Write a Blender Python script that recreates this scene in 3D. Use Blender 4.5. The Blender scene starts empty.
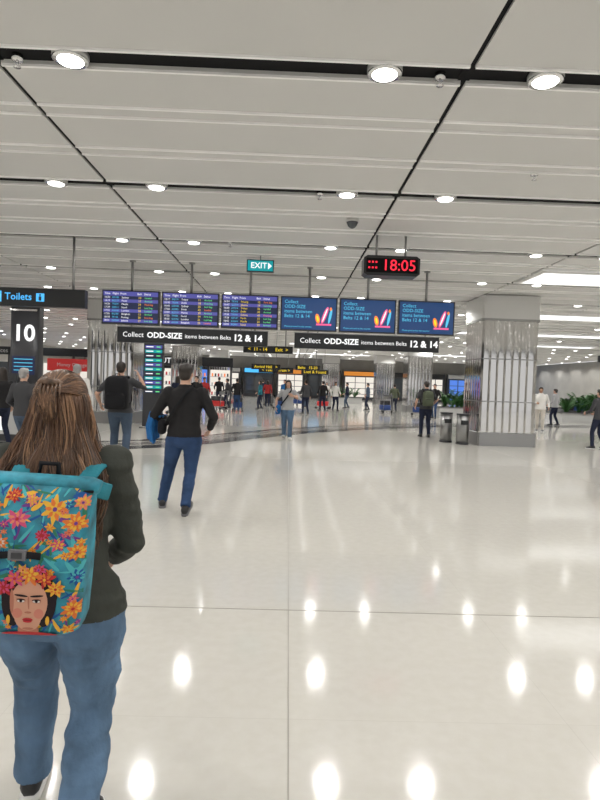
import bpy, math, random
import numpy as np
from mathutils import Vector as V, Matrix, noise as mnoise
random.seed(7)
R=math.radians
scene=bpy.context.scene
try:
    scene.view_settings.view_transform='Standard'
except Exception: pass

# ------------------------------------------------------------------ materials
def pm(name,col,rough=.5,metal=0,em=0,emcol=None,bump=None,var=None,spec=None):
    m=bpy.data.materials.new(name); m.use_nodes=True
    nt=m.node_tree; b=nt.nodes['Principled BSDF']
    b.inputs['Base Color'].default_value=(*col,1)
    b.inputs['Roughness'].default_value=rough
    b.inputs['Metallic'].default_value=metal
    if spec is not None: b.inputs['Specular IOR Level'].default_value=spec
    if em:
        b.inputs['Emission Color'].default_value=(*(emcol or col),1)
        b.inputs['Emission Strength'].default_value=em
    if bump or var:
        tc=nt.nodes.new('ShaderNodeTexCoord')
    if var:   # (scale, amount, stretchvec)
        n=nt.nodes.new('ShaderNodeTexNoise'); n.inputs['Scale'].default_value=var[0]; n.inputs['Detail'].default_value=4
        mp=nt.nodes.new('ShaderNodeMapping'); mp.inputs['Scale'].default_value=var[2] if len(var)>2 else (1,1,1)
        nt.links.new(tc.outputs['Object'],mp.inputs[0]); nt.links.new(mp.outputs[0],n.inputs['Vector'])
        cr=nt.nodes.new('ShaderNodeValToRGB')
        a=var[1]
        cr.color_ramp.elements[0].position=.3; cr.color_ramp.elements[1].position=.7
        cr.color_ramp.elements[0].color=(*[max(0,c*(1-a)) for c in col],1)
        cr.color_ramp.elements[1].color=(*[min(1,c*(1+a)) for c in col],1)
        nt.links.new(n.outputs['Fac'],cr.inputs[0]); nt.links.new(cr.outputs[0],b.inputs['Base Color'])
    if bump:
        n=nt.nodes.new('ShaderNodeTexNoise'); n.inputs['Scale'].default_value=bump[0]; n.inputs['Detail'].default_value=5
        bp=nt.nodes.new('ShaderNodeBump'); bp.inputs['Strength'].default_value=bump[1]; bp.inputs['Distance'].default_value=.02
        nt.links.new(tc.outputs['Object'],n.inputs['Vector'])
        nt.links.new(n.outputs['Fac'],bp.inputs['Height']); nt.links.new(bp.outputs[0],b.inputs['Normal'])
    return m
def em(name,col,s): return pm(name,(col[0]*.2,col[1]*.2,col[2]*.2),.4,0,s,col)

M_ceil=pm('ceiling_panel_paint',(.61,.605,.59),.5)
M_ceil2=pm('ceiling_shadow_line_and_collar_grey',(.30,.30,.29),.5)  # grey standing in for shadow lines by the ribs; also column collars
M_rib=pm('ceiling_rib_paint',(.94,.935,.92),.4)
M_black=pm('black_recess',(.010,.010,.011),.7,spec=.1)
M_steel=pm('mirror_steel_cladding',(.68,.67,.66),.07,1)
M_steel2=pm('dull_steel',(.35,.35,.35),.32,1)
M_chrome=pm('chrome',(.75,.75,.75),.15,1)
M_lamp=em('downlight_lens',(1,.99,.97),6.5)
M_lpanel=em('light_panel',(1,1,.99),1.6)
M_sign=pm('sign_black',(.014,.015,.017),.35)
M_white_em=em('sign_white_text',(1,1,1),1.0)
M_sky_em=em('sign_cyan_text',(.08,.5,1),1.1)
M_yel_em=em('sign_yellow_text',(1,.72,.03),1.0)
M_grn_em=em('fids_green_text',(.2,1,.3),.8)
M_red_em=em('led_red',(1,.02,.05),1.4)
M_exit=em('exit_sign_teal',(0,.38,.42),.8)
M_scr=em('fids_screen_blue',(.012,.018,.055),1.0)
M_scrh=em('fids_header_blue',(.08,.08,.33),1.0)
M_ad=em('ad_screen_navy',(.015,.05,.15),1.0)
M_adc=em('ad_cyan',(.1,.55,.8),1.0)
M_ado=em('ad_orange',(1,.25,.05),1.0)
M_adp=em('ad_pink',(.9,.12,.3),1.0)
M_pgrey=pm('pale_grey_laminate',(.55,.55,.54),.35)
M_cream=pm('cream_wall_paint',(.48,.465,.43),.55,var=(1,.08))
M_dark=pm('dark_graphite',(.04,.04,.045),.4)
M_red=pm('red_panel',(.5,.025,.025),.4,0,.18)
M_rubber=pm('black_rubber',(.02,.02,.022),.6)
M_leaf=pm('palm_leaf_green',(.035,.12,.025),.5,var=(8,.4))
M_pink_em=em('shop_pink_light',(1,.3,.6),.6)
M_blue_em=em('shop_blue_light',(.1,.25,.8),.9)
M_warm_em=em('shop_warm_light',(1,.94,.85),.8)
M_ora_em=em('shop_orange_sign',(1,.35,.05),.6)
M_glass=pm('dark_glass',(.08,.09,.1),.05,0)
M_skin=pm('skin_light',(.60,.36,.26),.5,bump=(60,.05))
M_skin2=pm('skin_tan',(.42,.23,.14),.5)
M_lip=pm('lips',(.45,.13,.11),.5)
M_eye=pm('eye_white',(.8,.8,.78),.2)
M_pup=pm('pupil',(.03,.02,.015),.2)
M_blue_bag=pm('blue_bag_shell',(.03,.07,.25),.4)

def floor_mat():
    m=bpy.data.materials.new('polished_cream_stone'); m.use_nodes=True
    nt=m.node_tree; b=nt.nodes['Principled BSDF']; L=nt.links
    tc=nt.nodes.new('ShaderNodeTexCoord')
    br=nt.nodes.new('ShaderNodeTexBrick'); br.offset=0
    br.inputs['Scale'].default_value=1; br.inputs['Brick Width'].default_value=1.32; br.inputs['Row Height'].default_value=1.32
    br.inputs['Mortar Size'].default_value=.002; br.inputs['Mortar Smooth'].default_value=.3
    br.inputs['Color1'].default_value=(.605,.585,.54,1); br.inputs['Color2'].default_value=(.615,.594,.548,1)
    br.inputs['Mortar'].default_value=(.55,.53,.485,1)
    mp=nt.nodes.new('ShaderNodeMapping'); mp.inputs['Location'].default_value=(-.05,0,0)
    L.new(tc.outputs['Object'],mp.inputs[0]); L.new(mp.outputs[0],br.inputs['Vector'])
    n=nt.nodes.new('ShaderNodeTexNoise'); n.inputs['Scale'].default_value=14; n.inputs['Detail'].default_value=6
    L.new(tc.outputs['Object'],n.inputs['Vector'])
    cr=nt.nodes.new('ShaderNodeValToRGB'); cr.color_ramp.elements[0].color=(.96,.955,.945,1); cr.color_ramp.elements[1].color=(1,1,1,1)
    cr.color_ramp.elements[0].position=.35; cr.color_ramp.elements[1].position=.65
    L.new(n.outputs['Fac'],cr.inputs[0])
    mx=nt.nodes.new('ShaderNodeMix'); mx.data_type='RGBA'; mx.blend_type='MULTIPLY'; mx.inputs[0].default_value=1
    L.new(br.outputs['Color'],mx.inputs[6]); L.new(cr.outputs[0],mx.inputs[7]); L.new(mx.outputs[2],b.inputs['Base Color'])
    b.inputs['Roughness'].default_value=.095
    b.inputs['IOR'].default_value=1.52
    return m
M_floor=floor_mat()
M_joint=pm('floor_joint',(.34,.32,.28),.4)
M_granite=pm('dark_granite_band',(.06,.06,.066),.12,var=(30,.5))
M_granite2=pm('grey_granite',(.24,.23,.22),.15,var=(25,.3))
M_carpet=pm('grey_floor_zone',(.25,.24,.22),.25,var=(5,.15))

# ------------------------------------------------------------------ mesh builder
class MB:
    def __init__(s): s.v=[];s.f=[];s.m=[];s.sm=[];s.mats=[]
    def mi(s,mat):
        if mat not in s.mats: s.mats.append(mat)
        return s.mats.index(mat)
    def add(s,vs,fs,mat,smooth=False,M=None):
        o=len(s.v)
        for p in vs:
            p=V(p)
            if M is not None: p=M@p
            s.v.append(tuple(p))
        multi=isinstance(mat,list)
        for i,f in enumerate(fs):
            s.f.append([o+k for k in f]); s.m.append(s.mi(mat[i] if multi else mat)); s.sm.append(smooth)
    def box(s,c,d,mat,M=None):
        x,y,z=d[0]/2,d[1]/2,d[2]/2
        vs=[(c[0]+a*x,c[1]+b*y,c[2]+e*z) for a in(-1,1) for b in(-1,1) for e in(-1,1)]
        s.add(vs,[(0,1,3,2),(4,6,7,5),(0,4,5,1),(2,3,7,6),(0,2,6,4),(1,5,7,3)],mat,False,M)
    def loft(s,st,mat,seg=16,ref=(1,0,0),cap=True,M=None,smooth=True,n=2.0):
        vs=[];fs=[];N=len(st); ref=V(ref)
        for i,(c,rx,ry) in enumerate(st):
            c=V(c); a=V(st[max(i-1,0)][0]); b=V(st[min(i+1,N-1)][0]); t=(b-a)
            t=t.normalized() if t.length>1e-7 else V((0,0,1))
            ex=ref-t*ref.dot(t)
            if ex.length<1e-3: ex=V((0,1,.2))-t*V((0,1,.2)).dot(t)
            ex.normalize(); ey=t.cross(ex)
            for k in range(seg):
                an=2*math.pi*k/seg; ca,sa=math.cos(an),math.sin(an)
                if n!=2:
                    ca=math.copysign(abs(ca)**(2/n),ca); sa=math.copysign(abs(sa)**(2/n),sa)
                vs.append(c+ex*rx*ca+ey*ry*sa)
        for i in range(N-1):
            for k in range(seg):
                k2=(k+1)%seg
                fs.append((i*seg+k,i*seg+k2,(i+1)*seg+k2,(i+1)*seg+k))
        if cap:
            fs.append(tuple(reversed(range(seg)))); fs.append(tuple((N-1)*seg+k for k in range(seg)))
        s.add(vs,fs,mat,smooth,M)
    def cyl(s,p0,p1,r0,mat,r1=None,seg=16,M=None,smooth=True):
        r1=r0 if r1 is None else r1
        s.loft([(p0,r0,r0),(p1,r1,r1)],mat,seg,cap=True,M=M,smooth=smooth)
    def tube(s,pts,r,mat,seg=8,M=None):
        s.loft([(p,r,r) for p in pts],mat,seg,ref=(.3,.1,1) if abs((V(pts[-1])-V(pts[0])).normalized().z)<.8 else (1,0,0),M=M)
    def ell(s,c,r,mat,seg=16,rings=10,M=None):
        if not hasattr(r,'__len__'): r=(r,r,r)
        vs=[(c[0],c[1],c[2]-r[2])];fs=[]
        for i in range(1,rings):
            ph=-math.pi/2+math.pi*i/rings
            for k in range(seg):
                a=2*math.pi*k/seg
                vs.append((c[0]+r[0]*math.cos(ph)*math.cos(a),c[1]+r[1]*math.cos(ph)*math.sin(a),c[2]+r[2]*math.sin(ph)))
        vs.append((c[0],c[1],c[2]+r[2])); top=len(vs)-1
        for k in range(seg):
            k2=(k+1)%seg
            fs.append((0,1+k2,1+k)); fs.append((top,1+(rings-2)*seg+k,1+(rings-2)*seg+k2))
            for i in range(rings-2):
                fs.append((1+i*seg+k,1+i*seg+k2,1+(i+1)*seg+k2,1+(i+1)*seg+k))
        s.add(vs,fs,mat,True,M)
    def ribbon(s,pts,w,t,mat,side=(1,0,0),M=None):
        side=V(side); st=[(p,w/2,t/2) for p in pts]
        s.loft(st,mat,8,ref=side,M=M,n=4)
    def text(s,body,size,loc,mat,align='LEFT',width=None,M=None,bold=0.0,res=2):
        cu=bpy.data.curves.new('t','FONT'); cu.body=body; cu.size=size; cu.align_x=align; cu.align_y='CENTER'
        cu.resolution_u=res; cu.offset=bold
        ob=bpy.data.objects.new('t',cu); scene.collection.objects.link(ob)
        dg=bpy.context.evaluated_depsgraph_get(); dg.update()
        me=bpy.data.meshes.new_from_object(ob.evaluated_get(dg))
        vs=[v.co.copy() for v in me.vertices]; fs=[tuple(p.vertices) for p in me.polygons]
        bpy.data.objects.remove(ob); bpy.data.curves.remove(cu); bpy.data.meshes.remove(me)
        if not vs: return
        sc=1
        if width:
            xs=[v.x for v in vs]; sc=width/(max(xs)-min(xs))
        vs=[V((v.x*sc+loc[0],loc[1],v.y*(sc if width else 1)+loc[2])) for v in vs]
        s.add(vs,fs,mat,False,M)
    def obj(s,name,M=None,loc=None):
        me=bpy.data.meshes.new(name); me.from_pydata(s.v,[],s.f)
        for m in s.mats: me.materials.append(m)
        me.polygons.foreach_set('material_index',s.m); me.polygons.foreach_set('use_smooth',s.sm)
        me.update()
        ob=bpy.data.objects.new(name,me); scene.collection.objects.link(ob)
        if M is not None: ob.matrix_world=M
        if loc is not None: ob.location=loc
        return ob
def fuse(mb,voxel,it=4,fac=.5):
    ob=mb.obj('tmp'); md=ob.modifiers.new('r','REMESH'); md.mode='VOXEL'; md.voxel_size=voxel
    sm=ob.modifiers.new('s','SMOOTH'); sm.iterations=it; sm.factor=fac
    dg=bpy.context.evaluated_depsgraph_get(); dg.update()
    me=bpy.data.meshes.new_from_object(ob.evaluated_get(dg))
    n=len(me.vertices); co=np.zeros(n*3); me.vertices.foreach_get('co',co); co=co.reshape(-1,3)
    fs=[tuple(p.vertices) for p in me.polygons]
    old=ob.data; bpy.data.objects.remove(ob); bpy.data.meshes.remove(old); bpy.data.meshes.remove(me)
    return co,fs

# ------------------------------------------------------------------ people
def ik(a,b,l1,l2,pole):
    d=b-a; L=min(d.length,.998*(l1+l2)); x=(l1*l1-l2*l2+L*L)/(2*L); h=math.sqrt(max(l1*l1-x*x,0))
    dr=d.normalized(); p=V(pole); p=p-dr*p.dot(dr); p.normalize()
    return a+dr*x+p*h, a+dr*L
def hand_parts(mb,w,d,inward,thumb,mat,curl,vox):
    d=V(d).normalized(); nv=V(inward); nv=(nv-d*nv.dot(d)).normalized()
    wv=d.cross(nv); 
    if wv.dot(V(thumb))<0: wv=-wv
    t=MB()
    t.loft([(w-d*.02,.024,.02),(w+d*.01,.027,.019),(w+d*.045,.040,.017),(w+d*.08,.041,.014),(w+d*.092,.036,.011)],mat,12,ref=wv)
    for i,(off,ln) in enumerate(((.03,.07),(.010,.08),(-.010,.074),(-.029,.058))):
        p=w+d*.082+wv*off; a=0; pts=[(p-d*.02,.0095,.0095),(p,.0095,.0095)]
        for j,fr in enumerate((.42,.32,.26)):
            a+=R(curl*(.6,1,.8)[j]+i*3)
            p=p+(d*math.cos(a)+nv*math.sin(a)+wv*off*1.2)*ln*fr
            r=.009-.0011*j; pts.append((p,r,r))
        t.loft(pts,mat,8,ref=wv); t.ell(p,.0068,mat,8,6)
    p=w+d*.02+wv*.025; pts=[(p,.014,.014)]
    for j,(a1,a2) in enumerate(((.75,.25),(.5,.4),(.25,.45))):
        p=p+(d*(1-a1*.5)+wv*a1+nv*a2).normalized()*(.034,.03,.024)[j]; pts.append((p,.012-.0018*j,.012-.0018*j))
    t.loft(pts,mat,8,ref=nv); t.ell(p,.008,mat,8,6)
    co,fs=fuse(t,vox,2); mb.add(co,fs,mat,True)
def head_parts(mb,C,yaw,pitch,skin,hairm,hair,vox):
    Mh=Matrix.Translation(C)@Matrix.Rotation(yaw,4,'Z')@Matrix.Rotation(pitch,4,'X')
    t=MB()
    t.ell((0,-.012,.03),(.074,.092,.088),skin,20,14); t.ell((0,.018,-.035),(.058,.07,.078),skin,20,12)
    t.ell((0,.062,-.092),(.024,.022,.02),skin); t.loft([((0,.078,.02),.009,.009),((0,.096,-.018),.013,.012),((0,.092,-.028),.015,.01)],skin,10)
    t.ell((0,.074,.028),(.05,.012,.01),skin); t.ell((-.032,.062,-.02),(.02,.018,.018),skin); t.ell((.032,.062,-.02),(.02,.018,.018),skin)
    for sx in(-1,1): t.ell((sx*.076,-.006,-.008),(.010,.02,.031),skin)
    t.loft([((0,-.01,-.03),.055,.056),((0,-.02,-.10),.052,.055),((0,-.03,-.17),.06,.06)],skin,16)
    co,fs=fuse(t,vox,3); mb.add(co,fs,skin,True,Mh)
    for sx in(-1,1):
        mb.ell((sx*.03,.074,.006),(.0125,.01,.008),M_eye,10,8,Mh); mb.ell((sx*.03,.081,.006),(.0055,.005,.0055),M_pup,8,6,Mh)
        mb.loft([((sx*.014,.086,.024),.003,.003),((sx*.03,.085,.029),.004,.004),((sx*.047,.074,.025),.002,.002)],hairm,6,ref=(0,0,1),M=Mh)
    mb.ell((0,.083,-.057),(.023,.009,.005),M_lip,12,6,Mh); mb.ell((0,.082,-.064),(.019,.009,.005),M_lip,12,6,Mh)
    h=MB(); h.ell((0,-.022,.04),(.083,.098,.087),hairm,20,12); h.ell((0,-.045,-.02),(.069,.062,.06),hairm)
    h.ell((0,.045,.09),(.055,.035,.03),hairm)
    if hair=='long':
        h.loft([((0,-.04,.02),.086,.075),((0,-.05,-.08),.095,.06),((0,-.06,-.18),.10,.045),((0,-.07,-.24),.08,.03)],hairm,16)
        for sx in(-1,1): h.loft([((sx*.076,.0,.04),.016,.04),((sx*.085,.0,-.06),.018,.035),((sx*.09,.01,-.17),.018,.03),((sx*.085,.02,-.23),.01,.02)],hairm,10)
    co,fs=fuse(h,max(vox,.007),2)
    mb.add(co,fs,hairm,True,Mh)
    return Mh
def shoe(mb,A,yaw,pitch,up,sole):
    Mf=Matrix.Translation(A)@Matrix.Rotation(yaw,4,'Z')@Matrix.Rotation(-pitch,4,'X')
    P=[(-.078,.022,.03,-.045),(-.055,.038,.05,-.034),(0,.042,.06,-.026),(.055,.044,.045,-.042),(.115,.050,.032,-.054),(.165,.043,.024,-.06),(.192,.022,.012,-.066)]
    mb.loft([((0,y,zc),rx,rz) for y,rx,rz,zc in P],up,14,M=Mf)
    mb.loft([((0,y*1.03,-.075),rx*1.08,.0145) for y,rx,rz,zc in P],sole,14,M=Mf,n=4)
    for k in range(4): mb.ribbon([(-.022,.04+.02*k,.008-.012*k),(0,.04+.02*k,.014-.012*k),(.022,.04+.02*k,.008-.012*k)],.006,.004,sole,side=(0,1,0),M=Mf)
def person(name,loc,yaw,H,top,bottom,hairm,skin=None,shoem=None,solem=None,Lf=(-.10,.0,0),Rf=(.10,0,0),Lw=(-.27,.03,.88),Rw=(.27,.03,.88),
           Lpole=(-.4,-1,0),Rpole=(.4,-1,0),long=True,wide=1.0,hipw=1.0,hem=.88,vox=.013,drop=0,hyaw=0,hpitch=0,hair='short',grip=18,
           fp=(0,0),legr=1.0,armr=1.0,fold=0.0,lean=0,kneepole=(0,1,0)):
    skin=skin or M_skin
    mb=MB(); s=H/1.75; b=MB(); bones=[]
    dz=-drop
    def tor(z): return lean*(z-.9)
    st=[(.80,.10,.085),(.84,.165*hipw,.12),(.92,.178*hipw,.13),(1.0,.165*hipw,.12)]
    b.loft([((0,tor(z),z+dz),rx*wide,ry*wide) for z,rx,ry in st],bottom,24)
    st=[(hem,.188*hipw,.138),(hem+.05,.186*hipw,.138),(1.05,.168,.122),(1.16,.166,.12),(1.28,.186,.128),(1.38,.19,.118),(1.44,.155,.095),(1.485,.09,.075),(1.515,.066,.064)]
    b.loft([((0,tor(z),z+dz),rx*wide,ry*wide) for z,rx,ry in st],top,24)
    res={}
    for side,F,W,pole,sx,p in(('L',Lf,Lw,Lpole,-1,fp[0]),('R',Rf,Rw,Rpole,1,fp[1])):
        hip=V((sx*.092*wide*(.5+.5*hipw),0,.92+dz)); A=V((F[0],F[1],.092+F[2]))
        kn,A=ik(hip,A,.435,.41,kneepole)
        th=.098*legr
        b.loft([(hip,th,th),(hip.lerp(kn,.25),th*.98,th*1.0),(hip.lerp(kn,.7),.074*legr,.076*legr),(kn,.063*legr,.066*legr),(kn.lerp(A,.3),.062*legr,.066*legr),(kn.lerp(A,.8),.052*legr,.054*legr),(A+V((0,0,-.01)),.055*legr,.058*legr)],bottom,18)
        b.ell(kn,(.062*legr,.066*legr,.064*legr),bottom)
        bones+=[(hip,kn,.09,'b'),(kn,A,.055,'b')]
        sh=V((sx*.178*wide,tor(1.42),1.415+dz)); Wt=V(W)+V((0,0,dz))
        el,Wt=ik(sh,Wt,.30,.26,pole)
        r=armr
        if long:
            b.loft([(sh,.066*r,.066*r),(sh.lerp(el,.4),.058*r,.06*r),(el,.05*r,.052*r),(el.lerp(Wt,.4),.047*r,.048*r),(el.lerp(Wt,.93),.037*r,.037*r)],top,16)
            b.ell(sh,.069*r,top); b.ell(el,.051*r,top)
            bones+=[(sh,el,.06,'t'),(el,Wt,.045,'t')]
        else:
            b.loft([(sh,.066,.066),(sh.lerp(el,.3),.064,.064),(sh.lerp(el,.62),.064,.066)],top,16); b.ell(sh,.069,top)
            b.loft([(sh.lerp(el,.4),.047,.047),(el,.04,.04),(el.lerp(Wt,.35),.042,.042),(Wt,.027,.027)],skin,14); b.ell(el,.041,skin)
            bones+=[(sh,sh.lerp(el,.6),.06,'t'),(sh.lerp(el,.64),Wt,.045,'k')]
        d=(Wt-el).normalized()
        th_=(0,1,0) if abs(d.y)<.7 else (0,0,1)
        hand_parts(mb,Wt-d*.005,d,(-sx,0,0) if abs(d.x)<.8 else (0,-1,0),th_,skin,grip,.0045 if vox<.016 else .007)
        shoe(mb,A,-sx*R(8),R(p),shoem,solem)
        res[side]=(sh,el,Wt,kn,A)
    b.loft([((0,tor(1.45),1.45+dz),.06,.06),((0,tor(1.5)+.0,1.56+dz),.052,.055)],skin,14)
    co,fs=fuse(b,vox,5)
    if fold:
        for i in range(len(co)):
            c=V(co[i]); q=V((c.x*6,c.y*6,c.z*15)); n=mnoise.noise(q)+.6*mnoise.noise(q*2.2)
            if c.z<.6: n*=1.3
            dirv=V((c.x-(-.09 if c.x<0 else .09) if c.z<.85 else c.x,c.y,0))
            if dirv.length>1e-4: co[i]=tuple(c+dirv.normalized()*n*fold)
    cen=np.array([co[list(f)].mean(axis=0) for f in fs])
    best=np.full(len(cen),1e9); lab=np.array(['t']*len(cen))
    def seg(a,bb):
        a=np.array(a);bb=np.array(bb);ab=bb-a; t=np.clip(((cen-a)@ab)/(ab@ab),0,1)
        return np.linalg.norm(cen-(a+t[:,None]*ab),axis=1)
    for a,bb,r,l in bones:
        dd=seg(a,bb)-r; m=dd<best; best[m]=dd[m]; lab[m]=l
    tm=(np.sqrt((cen[:,0]/1.45)**2+cen[:,1]**2)-.12<best)&(cen[:,2]>hem+dz)&(cen[:,2]<1.5+dz)
    lab[tm]='t'; lab[(cen[:,2]>hem+dz-.004)&(lab=='b')]='t'
    low=(cen[:,2]<hem+dz-.004)&(lab=='t')&(best>.0)&(seg((0,0,.8),(0,0,.95))<.17); lab[low]='b'
    lab[(cen[:,2]>1.515+dz)&(np.abs(cen[:,0])<.08)&(np.abs(cen[:,1])<.09)]='k'
    mp={'t':top,'b':bottom,'k':skin}
    mb.add(co,fs,[mp[l] for l in lab],True)
    C=V((0,.018+tor(1.6),1.633+dz))
    head_parts(mb,C,hyaw,hpitch,skin,hairm,hair,.0055 if vox<.016 else .009)
    M=Matrix.Translation(V(loc))@Matrix.Rotation(yaw,4,'Z')@Matrix.Scale(s,4)
    ob=mb.obj(name,M)
    return M,res,C
def backpack(name,M,mat,strap,w=.16,d=.10,z0=.92,z1=1.42,y=-.22,drop=0):
    mb=MB()
    H=z1-z0
    st=[(0,.82,.8),(.04,.97,.95),(.3,1,1.05),(.7,.98,1),(.9,.88,.85),(.98,.6,.55),(1,.3,.25)]
    mb.loft([((0,y,z0+H*t-drop),w*a,d*b) for t,a,b in st],mat,32,n=3.4)
    mb.loft([((0,y-d*.85,z0+H*t-drop),w*.78*a,d*.42*b) for t,a,b in [(.05,.8,.7),(.1,1,1),(.42,1,.95),(.5,.8,.5)]],mat,24,n=3.4)
    mb.tube([(-w*.7,y-d*1.28,z0+H*.44-drop),(w*.7,y-d*1.28,z0+H*.44-drop)],.004,strap)
    mb.tube([(-.04,y+.03,z1-.02-drop),(-.035,y+.02,z1+.03-drop),(.035,y+.02,z1+.03-drop),(.04,y+.03,z1-.02-drop)],.009,strap)
    for sx in(-1,1):
        x=sx*.115
        mb.ribbon([(x*.7,y+d*.5,z1-.04-drop),(x*.9,-.125,1.42-drop),(x,-.07,1.487-drop),(x*1.05,0,1.50-drop),(x*1.1,.08,1.455-drop),(x*1.15,.135,1.36-drop),(x*1.2,.145,1.22-drop),(x*1.45,.06,1.08-drop),(x*1.45,-.06,1.02-drop),(x*1.2,y+d*.6,z0+.1-drop)],.05,.014,strap,side=(1,0,0))
    return mb.obj(name,M)

# ================================================================== ROOM SHELL
H=4.2
mb=MB()
mb.box((2,28,-.1),(48,80,.2),M_floor)
mb.box((.05,28,.0008),(.006,80,.0016),M_joint)
for y in (3.93,3.93+7.9): mb.box((2,y,.0008),(48,.012,.0016),M_joint)
for x in (5.33,-5.23): mb.box((x,28,.0007),(.005,80,.0014),M_joint)
def curveband(pts,w,z,mat):
    n=24; P=[]
    k=len(pts)-1
    for i in range(n*k+1):
        t=i/n; j=min(int(t),k-1); u=t-j
        p0=V(pts[max(j-1,0)]);p1=V(pts[j]);p2=V(pts[j+1]);p3=V(pts[min(j+2,k)])
        P.append(.5*((2*p1)+(p2-p0)*u+(2*p0-5*p1+4*p2-p3)*u*u+(3*p1-p0-3*p2+p3)*u**3))
    vs=[];fs=[]
    for i,p in enumerate(P):
        t=(P[min(i+1,len(P)-1)]-P[max(i-1,0)]).normalized(); nn=V((-t.y,t.x))
        for sg in(-1,1): vs.append((p.x+nn.x*w/2*sg,p.y+nn.y*w/2*sg,z))
    for i in range(len(P)-1): fs.append((2*i,2*i+2,2*i+3,2*i+1))
    mb.add(vs,fs,mat)
band=[(-20,10.6),(-9,11.4),(-4.8,12.3),(-2.6,13.7),(-.9,16.2),(1.0,18.8),(4,21.6),(8,24),(16,26),(25,26.5)]
curveband([(x,y) for x,y in band],.55,.004,M_granite)
curveband([(x-.3,y+.62) for x,y in band],.55,.0045,M_granite2)
curveband([(x-.6,y+1.2) for x,y in band],.3,.005,M_granite)
mb.box((-13.5,18.5,.0015),(12,8,.003),M_carpet)
mb.obj('floor')

mb=MB()
mb.box((2,28,H+.16),(48,80,.1),M_black)
beams=[4.88+3.1*k for k in range(-4,19)]
cols=[1.42+3.97*k for k in range(-6,7)]
for c_ in cols: mb.box((c_,28,H+.06),(.10,80,.08),M_black)
for bi,y in enumerate(beams[:-1]):
    mb.box((2,y,H+.06),(47,.27,.06),M_black)
    y0=y+.125; y1=y+3.1-.115
    for ci,x in enumerate(cols[:-1]):
        x0=x+.024; x1=x+3.97-.024; xc=(x0+x1)/2; w=x1-x0
        mb.box((xc,(y0+y1)/2,H+.05),(w,y1-y0,.1),M_ceil)
        L=y1-y0
        for fr in (.006,.25,.325,.60,.675,.99):
            yy=y0+fr*L
            mb.box((xc,yy,H-.010),(w,.026,.02),M_rib)
            if fr not in(.006,.99):
                mb.box((xc,yy+.024,H-.002),(w,.014,.004),M_ceil2)  # thin grey strip paints the shadow line beside the rib
mb.obj('ceiling')

mb=MB()
for (x,y,w,d) in ((7.35,13.15,3.7,1.3),(9.5,20.0,5,1.2),(11.3,26.6,7,1.0),(3.5,38,7,1.2),(-8,35,7,1.2),(14,33,7,1.0),(0,50,14,1.2),(14,46,10,1.2)):
    mb.box((x,y,H-.035),(w,d,.03),M_lpanel)
    for sy in(-1,1): mb.box((x,y+sy*(d/2+.03),H-.04),(w+.12,.06,.05),M_rib)
    for sx in(-1,1): mb.box((x+sx*(w/2+.03),y,H-.04),(.06,d,.05),M_rib)
mb.obj('recessed_ceiling_light')

# downlights
mb=MB(); lampd=bpy.data.lights.new('downlight_bulb','SPOT')
lampd.energy=80; lampf=bpy.data.lights.new('downlight_bulb_far','SPOT'); lampf.energy=155
for l in(lampd,lampf):
    l.spot_size=R(150); l.spot_blend=.5; l.shadow_soft_size=.10; l.color=(1,.985,.955); l.specular_factor=.08
par=bpy.data.objects.new('downlight_array',None); scene.collection.objects.link(par)
for bi,y in enumerate(beams):
    if y<-5 or y>58: continue
    for x in cols:
        for j,dx in enumerate((-.70,.66)):
            X=x+dx
            if X<-21 or X>25: continue
            mb.cyl((X,y,H-.022),(X,y,H+.03),.148,M_pgrey,seg=28)
            mb.cyl((X,y,H-.030),(X,y,H-.022),.135,M_chrome,r1=.148,seg=28)
            mb.ell((X,y,H-.030),(.108,.108,.022),M_lamp,20,8)
            near=y<15 and -11<X<13
            if near or j==0:
                lo=bpy.data.objects.new('downlight_lamp',lampd if near else lampf); lo.location=(X,y,H-.07); lo.parent=par
                scene.collection.objects.link(lo)
ob=mb.obj('downlight_fixtures'); ob.parent=par
mb=MB()
for (x,y) in ((1.2,4.93),(-2.35,4.93),(.35,8.05),(2.9,7.0),(-1.2,11.1)):
    mb.cyl((x,y,H-.02),(x,y,H+.03),.045,M_chrome); mb.cyl((x,y,H-.07),(x,y,H-.02),.012,M_chrome); mb.cyl((x,y,H-.075),(x,y,H-.07),.03,M_chrome)
mb.obj('ceiling_sprinklers')

mb=MB(); mb.box((2,62,H/2),(48,.3,H),M_cream); mb.obj('wall_far')
mb=MB(); mb.box((-22,28,H/2),(.3,80,H),M_cream); mb.obj('wall_left')
mb=MB(); mb.box((26,28,H/2),(.3,80,H),M_cream); mb.obj('wall_right')
mb=MB(); mb.box((2,61.8,.1),(48,.1,.2),M_dark); mb.obj('baseboard_far')
mb=MB()
random.seed(3)
x=-21
while x<24:
    w=random.uniform(2.5,4.5)
    mb.box((x+w/2,61,1.5),(w-.25,.3,3.0),M_dark)
    mb.box((x+w/2,60.8,1.35),(w-.7,.1,2.1),random.choice([M_warm_em,M_warm_em,M_glass,M_blue_em,M_glass]))
    mb.box((x+w/2,60.75,2.75),(w-.5,.1,.42),random.choice([M_sign,M_ora_em,M_sign,M_sky_em,M_sign,M_pgrey]))
    for i in range(4): mb.box((x+w/2+(i-1.5)*(w-.7)/3,60.7,1.35),(.06,.08,2.2),M_dark)
    for k in range(3): mb.box((x+w/2,60.7,.6+.6*k),(w-.8,.06,.05),M_dark)
    x+=w
mb.obj('shopfront_row')

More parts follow.
